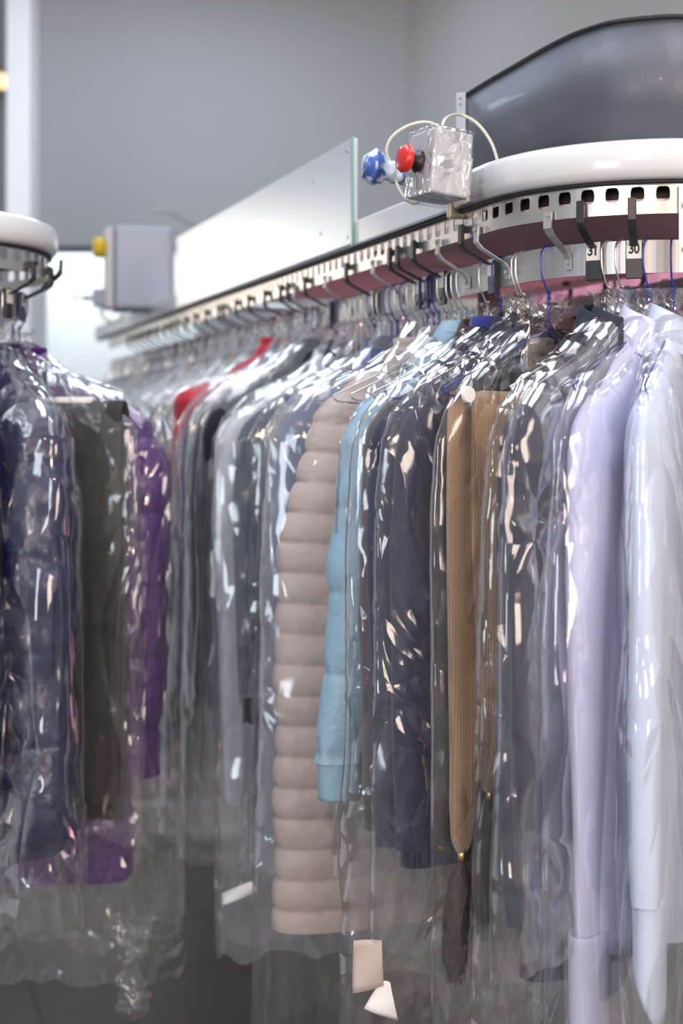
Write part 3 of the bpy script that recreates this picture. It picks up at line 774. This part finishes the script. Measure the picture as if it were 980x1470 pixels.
def draped(name, mat, half, L, b=.016, seed=0, taper=1.0, cx=0, top=-DROP-.010, disp=None, capb=True, two=True, partn='front_fall'):
    """a flat folded piece hung over the bottom wire"""
    r = empty(name)
    zt = ZN+top+.004
    for (cy, LL, nm) in (((b*.55, L, partn), (-b*.55, L*.96, 'back_fall')) if two else ((0, L, partn),)):
        mb = MB(); zz = np.concatenate([zt - np.array([0, .002, .006, .012, .02]), np.linspace(zt-.03, zt-LL, 90)])
        bb = interp(zz, [(zt, b*.15), (zt-.006, b*.45), (zt-.02, b*.55), (zt-LL, b*.6)])
        loft(mb, zz, interp(zz, [(zt, half), (zt-LL, half*taper)]), bb, cx=interp(zz, [(zt, cx), (zt-LL, cx)]), cy=interp(zz, [(zt, cy*.3), (zt-.02, cy), (zt-LL, cy)]), n=60, p=3, disp=disp or folds(seed, .004, 16, 1.0), capb=capb)
        mb.build(nm, mat, r)
    return r
def trousers(mat, half=.13, L=.62, seed=0, **k):
    r = draped('trousers', mat, half, L, .02, seed, .9, partn='front_leg', **k); return r
def card_tube(root, w=.12, mat=paper):
    mb = MB(); tube(mb, [(-w, 0, ZN-DROP-.008), (w, 0, ZN-DROP-.008)], .009, 14); return mb.build('cardboard_tube', mat, root)

# =================== near clothes on the long rail
def near(x, alpha, wire, g, bag, labels, cat, **k):
    return hang(main, msp(x), alpha, wire, g, bag, labels, cats=('hanger', cat, 'bag'), **k)

# A pale blue shirt at the right edge
g = shirt(c_sky, .150, .78, .034, 1, .61, sway=.01)
near(965, 67, wire_blue, g, film_bag(None, .225, -.066, 1.02, .046, 30, F[0]),
     ('blue wire hanger holding the pale blue shirt at the right edge', 'pale blue shirt hanging at the right edge of the rack', 'clear plastic bag over the pale blue shirt at the right edge'), 'shirt')
# greige shirt partly in front of it
g = shirt(c_sand, .15, .72, .026, 5, .44, sway=-.02)
P_, _ = spot(main, -.355)
hang(main, 0, 70, wire_silver, g, film_bag(None, .22, -.066, .95, .04, 44, F[1]), ('silver wire hanger cut by the right edge above the greige shirt', 'greige shirt whose sleeve shows at the right edge over the pale blue one', 'clear plastic bag over the greige shirt at the right edge'), P=P_+np.array([.085, .03, 0]), cats=('hanger', 'shirt', 'bag'))
# B lavender shirt
g = shirt(c_lav, .150, .80, .034, 2, .665, sway=.0)
near(930, 50, wire_blue, g, film_bag(None, .232, -.066, 1.05, .046, 33, F_lilac),
     ('blue wire hanger beside number 30 above the lavender shirt', 'lavender shirt with long hanging cuffs beside the pale blue one', 'clear bag with lilac sheen around the lavender shirt'), 'shirt')
# C dark grey jacket in hazy film
g = jacket(c_char, .168, .70, .030, 3, .60)
near(893, 46, wire_silver, g, film_bag(None, .248, -.066, .82, .042, 35, F_lilac),
     ('silver wire hanger between numbers 31 and 30', 'charcoal grey jacket seen through hazy film left of the lavender shirt', 'hazy violet tinted bag over the charcoal jacket'), 'jacket')
# D slate navy coat
g = jacket(c_slate, .158, .82, .032, 4, .66)
near(874, 41, wire_silver, g, film_bag(None, .232, -.066, 1.06, .046, 36, F[0]),
     ('silver wire hanger hooked at plate 31', 'long slate navy coat with notched collar right of the camel scarf', 'clear bag with a long vertical fold over the slate navy coat'), 'coat')
# E camel knit scarf with fur tails, folded over a blue hanger
def scarf():
    r = empty('knitted_scarf')
    for nm, cy, L, c0, c1, w0, w1 in (('front_fall', .014, .52, .092, .125, .068, .019), ('back_fall', -.012, .60, .120, .150, .058, .017)):
        zt = ZN-DROP-.008
        zz = np.concatenate([zt - np.array([0, .002, .006, .012, .02]), np.linspace(zt-.03, zt-L, 110)])
        t = (zt-zz)/L
        mb = MB()
        loft(mb, zz, interp(t, [(0, w0), (.25, w0*.85), (.8, w1*1.25), (.97, w1), (1, w1*.45)]), interp(t, [(0, .003), (.02, .010), (.06, .012), (.9, .014), (1, .007)]),
             cx=interp(t, [(0, c0), (.4, c0+(c1-c0)*.55), (1, c1)]), cy=interp(t, [(0, cy*.4), (.05, cy), (1, cy)]), n=64, p=2.6,
             disp=folds(71, .004, 30, .8), capb=True)
        o = mb.build(nm, c_camel, r)
        zb = zt-L
        mb = MB(); tube(mb, [(c1, cy, zb+.004), (c1, cy, zb-.016)], .006, 14)
        mb.build('brass_ring', plain('brass', (.75, .52, .18), .28, 1), o, smooth=True)
        rf = np.random.RandomState(5 if cy > 0 else 6); mb = MB()
        zz = np.linspace(zb-.012, zb-.165, 40); t = np.linspace(0, 1, 40)
        rr = interp(t, [(0, .007), (.15, .015), (.5, .0185), (.8, .016), (.95, .010), (1, .003)]); cxx = c1 + .012*np.sin(t*2.2)*1.0
        loft(mb, zz, rr, rr*.9, cx=cxx, cy=cy, n=24, p=2, disp=lambda X, Y, Z, th: .002*noise(X*120, Y*120, Z*60, 3), capb=True)
        for _ in range(2600):
            k = rf.randint(1, 39); a = rf.rand()*2*np.pi; R_ = rr[k]
            d = np.array([np.cos(a), np.sin(a)*.9]); p0 = np.array([cxx[k]+d[0]*R_*.9, cy+d[1]*R_*.9, zz[k]])
            l = .008+.010*rf.rand(); p1 = p0 + np.array([d[0]*l*.35, d[1]*l*.35, -l]); sd = np.array([-d[1], d[0], 0])*.0005
            mb.add([p0-sd, p0+sd, p1], [(0, 1, 2)])
        mb.build('fur_tail', plain('dark_brown_fur', (.045, .028, .022), .6) if 'dark_brown_fur' not in MATS else MATS['dark_brown_fur'], o)
    return r
g = scarf()
near(788, 38, wire_blue, g, film_bag(None, .205, -.066, 1.02, .026, 37, F[1], flare=1.0),
     ('blue wire hanger with both shoulders bare above the camel scarf', 'camel knitted scarf ending in brass rings and dark fur tails', 'clear plastic bag around the camel scarf'), 'scarf')
mb = MB(); tube(mb, [(.172, .022, ZN-DROP-.014), (.172, .026, ZN-DROP-.014)], [.011, .010], 20)
o = mb.build('paper_tag', paper, smooth=False); P_, _ = spot(main, msp(788)); orient(o, P_, math.radians(218)); o.rotation_euler = (0, 0, math.radians(218)); tag(o, 'small round white paper tag pinned at the top corner of the camel scarf', 'tag')

def neck_card(parent, u, z, y=.03, w=.045, h=.026, col=(.80, .74, .70)):
    mb = MB(); th = np.linspace(0, 2*np.pi, 40, endpoint=False)
    rows = []
    for k in (.02, .5, .9, 1.0): rows.append(np.stack([u+w*k*np.cos(th), y-.25*(w*k*np.cos(th))**2/w+0*th, z+h*k*np.sin(th)], 1))
    grid(mb, np.array(rows), True); o = mb.build('collar_card', plain('cream_card', col, .6) if 'cream_card' not in MATS else MATS['cream_card'], parent)
    m = o.modifiers.new('s', 'SOLIDIFY'); m.thickness = .002

# F ink navy jacket behind the scarf
g = jacket(c_ink, .168, .71, .030, 6, .60); neck_card(g, -.012, ZN-.034)
near(752, 33, wire_silver, g, film_bag(None, .245, -.060, .90, .042, 38, F[2]),
     ('silver wire hanger with its loop just left of the bare blue one', 'dark navy jacket directly behind the camel scarf with cream collar card', 'crinkled clear bag on the dark navy jacket left of the scarf'), 'jacket')
# G navy coat with bright blue neck
g = jacket(c_navy, .160, .74, .030, 7, .62)
mb = MB(); loft(mb, np.linspace(ZN+.026, ZN-.05, 12), .048, .026, n=36, p=2.2, disp=folds(3, .003, 30, 8)); mb.build('scarf_lining', c_roy, g)
near(718, 28, wire_blue, g, film_bag(None, .240, -.066, .99, .050, 39, F[0]),
     ('blue wire hanger above the royal blue neck lining', 'dark navy coat with royal blue fabric inside its collar', 'clear plastic bag over the navy coat with royal blue lining'), 'coat')
g = jacket(c_plum, .150, .70, .026, 8, .61)
near(700, 26, wire_silver, g, film_bag(None, .222, -.066, .90, .045, 40, F[1]),
     ('silver wire hanger passing a dark blank hook plate', 'dark plum brown jacket squeezed between the navy coat and the sky blue puffer', 'clear bag on the plum brown jacket beside the sky blue sleeve'), 'jacket')
# pale cardboard tag and paper scrap hanging in the bag bottoms
# I sky blue puffer
g = puffer(n_sky, .165, .62, .036, 10, .13, .007, sl=.53, r0=.045, r1=.036, sway=.042, spitch=.12, cuff=.055, hood=False)
mb = MB(); zz = np.linspace(ZN+.030, ZN-.085, 24)
loft(mb, zz, interp(zz, [(ZN+.030, .03), (ZN-.01, .055), (ZN-.085, .13)]), interp(zz, [(ZN+.03, .02), (ZN, .034), (ZN-.085, .042)]), n=56, p=2.2, disp=quilt(4, .06, .006)); mb.build('hood', n_sky, g)
near(668, 24, wire_silver, g, film_bag(None, .205, -.066, .62, .056, 41, F[2]),
     ('silver wire hanger above the sky blue puffer jacket', 'sky blue quilted jacket with hood and one sleeve dangling', 'clear plastic bag over the sky blue quilted jacket'), 'jacket')
g = shirt(c_white, .09, .62, .024, 11, .50)
near(640, 23, wire_silver, g, film_bag(None, .175, -.06, .86, .045, 42, F[0]),
     ('silver wire hanger left of the one with the sky blue puffer', 'white shirt mostly hidden behind the sky blue jacket', 'clear bag around the hidden white shirt behind the sky blue jacket'), 'shirt')
# J beige long puffer
g = puffer(n_beige, .190, .915, .050, 12, .0475, .0075, sl=.60, r0=.04, r1=.035, sway=-.06, fwd=-.02, taper=1.0, wr=.0025, inset=.03, aline=.060)
near(606, 21, wire_silver, g, [film_bag(None, .268, -.05, 1.16, .070, 43, F[1])][0],
     ('silver wire hanger holding the long beige puffer coat', 'long beige horizontally quilted puffer coat reaching nearly to the floor', 'long clear bag over the beige puffer coat'), 'coat')
# K denim blue jacket etc.
g = jacket(c_denim, .165, .74, .034, 13, .6, lap=False)
near(562, 21, wire_blue, g, film_bag(None, .235, -.05, .95, .055, 45, F_milky),
     ('dark blue wire hanger showing its sloping arm above the denim jacket', 'denim blue jacket showing as a thin strip left of the beige coat', 'milky bag over the denim blue jacket beside the beige coat'), 'jacket')
g = trousers(c_navy, .15, .66, 14)
near(530, 20, wire_silver, g, film_bag(None, .225, -.05, 1.0, .045, 46, F[0]),
     ('silver wire hanger with navy trousers folded over it', 'navy trousers folded over a hanger between the denim jacket and the white sleeve', 'clear bag around the folded navy trousers'), 'trousers')
# L outfit: dark jacket with pale sleeve, pale shorts below
g = jacket(c_slate, .17, .70, .036, 15, .54, lap=False)
near(505, 20, wire_silver, g, film_bag(None, .258, -.045, 1.14, .062, 47, F_milky, flare=.96),
     ('silver wire hanger above the dark slate jacket with a white tagged bag', 'dark slate jacket in milky film just left of the denim strip', 'long milky bag reaching low with a white sticker at its bottom'), 'jacket')
g = shirt(c_white, .185, .70, .026, 16, .60, btn=False)
near(484, 20, wire_blue, g, film_bag(None, .25, -.045, .86, .048, 48, F[1]),
     ('dark blue wire hanger of the white shirt with hanging pale sleeve', 'white shirt with long pale sleeve left of the dark slate jacket', 'clear bag over the white shirt with the pale sleeve'), 'shirt')
g = draped('shorts', c_grey, .075, .24, .02, 17, 1.0, cx=.145, top=-.64)
# waistband
mb = MB(); loft(mb, np.linspace(ZN-.61, ZN-.655, 8), .076, .026, cx=.145, n=40, p=3, capb=True); mb.build('dark_waistband', c_black, g)
P_, _ = spot(main, msp(515)); orient(g, P_, math.radians(200)); tag(g, 'pale grey folded shorts with black waistband low inside the tagged bag', 'shorts')

# far clothes: a small wardrobe of kinds, copied along the rail with their parts
protos = []
def low(seed, Wd, L, b, mat): return film_bag(None, Wd, -.04, L, b, seed, mat, n=64, nz=70)
kinds = [
 (lambda: jacket(c_char, .19, .72, .034, 51, .58, lap=False), 'charcoal jacket', 'jacket'),
 (lambda: shirt(c_white, .185, .76, .03, 52, .62, btn=False), 'white shirt', 'shirt'),
 (lambda: jacket(c_tan, .185, .78, .032, 53, .58, lap=False), 'tan jacket', 'jacket'),
 (lambda: jacket(c_denim, .185, .72, .032, 54, .58, lap=False), 'blue jacket', 'jacket'),
 (lambda: shirt(c_grey, .185, .80, .03, 55, .60, btn=False), 'grey shirt', 'shirt'),
 (lambda: jacket(c_black, .19, .78, .034, 56, .60, lap=False), 'black jacket', 'jacket'),
]
red = puffer(c_red, .175, .45, .04, 57, .09, .008, sl=.3)
bagp = [low(61, .245, 1.0, .055, F_milky), low(62, .25, 1.08, .055, F_milky), low(63, .24, .95, .05, F_far)]
hgp = [make_hanger(wire_silver, width=.18), make_hanger(wire_blue, width=.18)]
made = {}
xs = []
Yc = 2.86; s_far = []
s_ = s_at_px(main, 462, RB, 0, 2.9)
i = 0
seq = [5, 0, 1, 3, 'r', 0, 4, 3, 2, 5, 1, 4, 0, 3, 2, 1, 5, 4, 3, 0, 2, 1, 4, 5, 3, 0, 1, 4, 2]
while s_ < 2.95 and i < len(seq):
    k = seq[i]; P, n = spot(main, s_); al = math.radians(180+20.2+rnd.uniform(-3, 3))
    if k == 'r':
        g = red; P2 = P + np.array([0, 0, .05]); orient(g, P2, al); tag(g, 'red shiny jacket whose shoulder peeks out among the far milky bags', 'jacket')
    else:
        if k not in made: g = kinds[k][0](); made[k] = g
        else: g = copy_tree(made[k])
        orient(g, P + np.array([0, 0, .02]), al); tag(g, 'blurred %s in a milky bag on the far stretch of the long rail' % kinds[k][1], kinds[k][2], 'far %ss' % kinds[k][1])
    b = bagp[i % 3] if i < 3 else copy_tree(bagp[i % 3]); orient(b, P+np.array([0, 0, .03]), al)
    tag(b, 'blurred milky plastic bag on the far stretch of the long rail', 'garment bag', 'far garment bags')
    h = hgp[i % 2] if i < 2 else copy_tree(hgp[i % 2]); orient(h, P, al)
    tag(h, ('silver', 'dark blue')[i % 2] + ' wire hanger on the blurred far stretch of the long rail', 'hanger', 'far %s wire hangers' % ('silver', 'blue')[i % 2])
    s_ += .062 + (.03 if i > 12 else 0); i += 1
pkp = [make_hanger(wire_silver, width=.09), make_hanger(wire_blue, width=.09)]; pkf = {}
# extra empty-looking hooks of hangers packed in the middle
for x in (748, 660, 652, 630, 622, 614, 596, 586, 577, 570, 552, 545, 538, 520, 512, 494):
    k = (x//2) % 2; h = copy_tree(pkp[k]) if k in pkf else pkp[k]; pkf[k] = 1; P, n = spot(main, msp(x)); orient(h, P, math.radians(200+rnd.uniform(-5, 12)))
    tag(h, ('silver', 'dark blue')[k] + ' wire hanger packed among the hooks in the middle of the rail', 'hanger', 'packed %s wire hangers' % ('silver', 'blue')[k])

# far side of the rounded end: dark blue and pink clothes
for i, (s, mat, nm, lab) in enumerate(((-.80, c_pink, 'shirt', 'pink shirt blurred behind the rounded end at the right edge'), (-.90, c_pink, 'shirt', 'second pink shirt blurred behind number 30'),
        (-1.0, c_navy, 'jacket', 'dark blue jacket blurred behind number 31'), (-1.12, c_roy, 'jacket', 'royal blue jacket blurred behind the bare blue hanger'), (-1.28, c_plum, 'jacket', 'dark plum jacket blurred behind the navy coat'))):
    g = shirt(mat, .17, .7, .03, 80+i, .55, btn=False) if nm == 'shirt' else jacket(mat, .17, .7, .03, 80+i, .55, lap=False)
    P, n = spot(main, s); a = math.atan2(n[1], n[0]); orient(g, P+np.array([0, 0, .045]), a); tag(g, lab, nm)
    b = copy_tree(bagp[i % 3]); orient(b, P+np.array([0, 0, .03]), a); tag(b, 'blurred bag over the clothes behind the rounded end of the rail', 'garment bag', 'bags behind the rounded end')
    h = copy_tree(hgp[i % 2]); orient(h, P, a); tag(h, 'blurred wire hanger behind the rounded end of the rail', 'hanger', 'hangers behind the rounded end')
mb = MB()
P = []
for t in np.linspace(0, 1, 120):
    Y = 3.0+t*1.25; X = .25+(5.3-Y)*.373-.05-.02*math.sin(t*70); P.append([(X, Y, H+.50), (X, Y, H-.2), (X, Y, H-.9)])
grid(mb, np.array(P)); o = mb.build('pink_curtain', c_pink); m = o.modifiers.new('s', 'SOLIDIFY'); m.thickness = .004
tag(o, 'blurred pink curtain on the side wall behind the rounded end', 'curtain')

# =================== left rail clothes
def lft(theta, beta, wire, g, bag, labels, cat, dz=0):
    a = math.radians(theta); P = np.array([-.775+math.cos(a)*(R+RB), 2.50+math.sin(a)*(R+RB), H+HB])
    ang = math.radians(-beta)
    hg = make_hanger(wire, width=.19); orient(hg, P, ang); tag(hg, labels[0], 'hanger', 'wire hangers on the left rail')
    orient(g, P, ang); tag(g, labels[1], cat); orient(bag, P, ang); tag(bag, labels[2], 'garment bag', 'bags on the left rail')
g = puffer(n_navy, .185, .83, .07, 21, .23, .010, wr=.013, sl=.70, r0=.075, r1=.062, spitch=.15, sway=.0)
lft(338, 58, wire_silver, g, film_bag(None, .275, -.06, .98, .095, 52, F_soft2), ('silver wire hanger of the navy puffer coat on the left rail', 'bulky shiny navy puffer coat at the left edge', 'crinkled clear bag over the navy puffer coat, torn at its bottom'), 'coat')
g = puffer(n_navy, .16, .78, .06, 22, .19, .012, wr=.010, sl=.62)
lft(318, 78, wire_blue, g, film_bag(None, .25, -.06, 1.0, .08, 53, F[2]), ('blue wire hanger cut by the left edge', 'dark navy quilted jacket cut off by the left edge', 'clear bag at the very left edge over the dark quilted jacket'), 'jacket')
g = trousers(plain('dark_olive_wool', (.030, .029, .031), .8), .085, .72, 23, cx=.150); card_tube(g, .17)
lft(352, 24, wire_blue, g, film_bag(None, .255, -.075, .86, .05, 54, F_soft, sh=ZN-DROP+.0), ('blue wire hanger with a white cardboard bar on the left rail', 'black trousers folded over a white cardboard tube between navy and purple coats', 'clear bag over the folded black trousers'), 'trousers')
g = puffer(n_purple, .198, .93, .062, 24, .13, .014, wr=.009, sl=.66, r0=.07, r1=.05)
lft(6, 6, wire_blue, g, film_bag(None, .290, -.065, 1.14, .105, 55, F_soft, flare=1.04), ('dark blue wire hanger of the purple coat at the end of the left rail', 'long shiny purple puffer coat on the left rail', 'long clear bag over the purple puffer coat hanging almost to the floor'), 'coat')
g = jacket(c_navy, .185, .8, .035, 25, .6, lap=False)
lft(30, -25, wire_silver, g, film_bag(None, .25, -.065, 1.0, .06, 56, F_milky), ('silver wire hanger just behind the purple coat', 'navy jacket mostly hidden behind the purple coat', 'milky bag just behind the purple coat'), 'jacket')

# twisted tail of film hanging under the purple coat's bag
mb = MB(); tt = np.linspace(0, 1, 50)
loft(mb, np.linspace(.09, -.085, 50), interp(tt, [(0, .05), (.35, .022), (.5, .016), (.75, .034), (.92, .026), (1, .008)]), interp(tt, [(0, .02), (.5, .012), (.8, .022), (1, .006)]), n=48, p=2, capt=False, capb=True,
     disp=lambda X, Y, Z, th: .006*ridge(X*30, Y*30, Z*22, 91)+.003*ridge(X*60, Y*60, Z*60, 92))
o = mb.build('film_tail', F_soft2); o.location = tuple(pw(190, 1392, 2.42)); tag(o, 'twisted film tail dangling below the purple coat bag above the floor', 'film scrap')
# paper bits low in the bags
def paper_piece(name, corners, mat, label, cat, th=.0015, curl=.004):
    mb = MB(); c = [np.array(q, float) for q in corners]; n = 8
    P = [[c[0]*(1-u)*(1-v)+c[1]*u*(1-v)+c[2]*u*v+c[3]*(1-u)*v + np.array([0, curl*math.sin(u*3+v*4), 0]) for u in np.linspace(0, 1, n)] for v in np.linspace(0, 1, n)]
    grid(mb, np.array(P)); o = mb.build(name, mat); m = o.modifiers.new('s', 'SOLIDIFY'); m.thickness = th
    return tag(o, label, cat)
Yp = 2.36
paper_piece('paper_sticker', [pw(318, 1283, Yp), pw(362, 1265, Yp), pw(372, 1280, Yp), pw(320, 1299, Yp)], paper, 'white paper sticker at the bottom of the low milky bag', 'sticker')
Yp = 1.80
paper_piece('fabric_strip', [pw(507, 1350, Yp), pw(548, 1350, Yp), pw(550, 1415, Yp), pw(506, 1424, Yp)], cloth('peach_satin', (.52, .42, .38), .5), 'peach fabric strip hanging below the beige puffer coat bag', 'fabric strip')
paper_piece('paper_scrap', [pw(548, 1408, Yp), pw(560, 1410, Yp), pw(571, 1465, Yp), pw(522, 1446, Yp)], paper, 'torn white paper scrap beside the peach strip near the floor', 'paper')
# brownish fur trim object behind the near bag bottoms
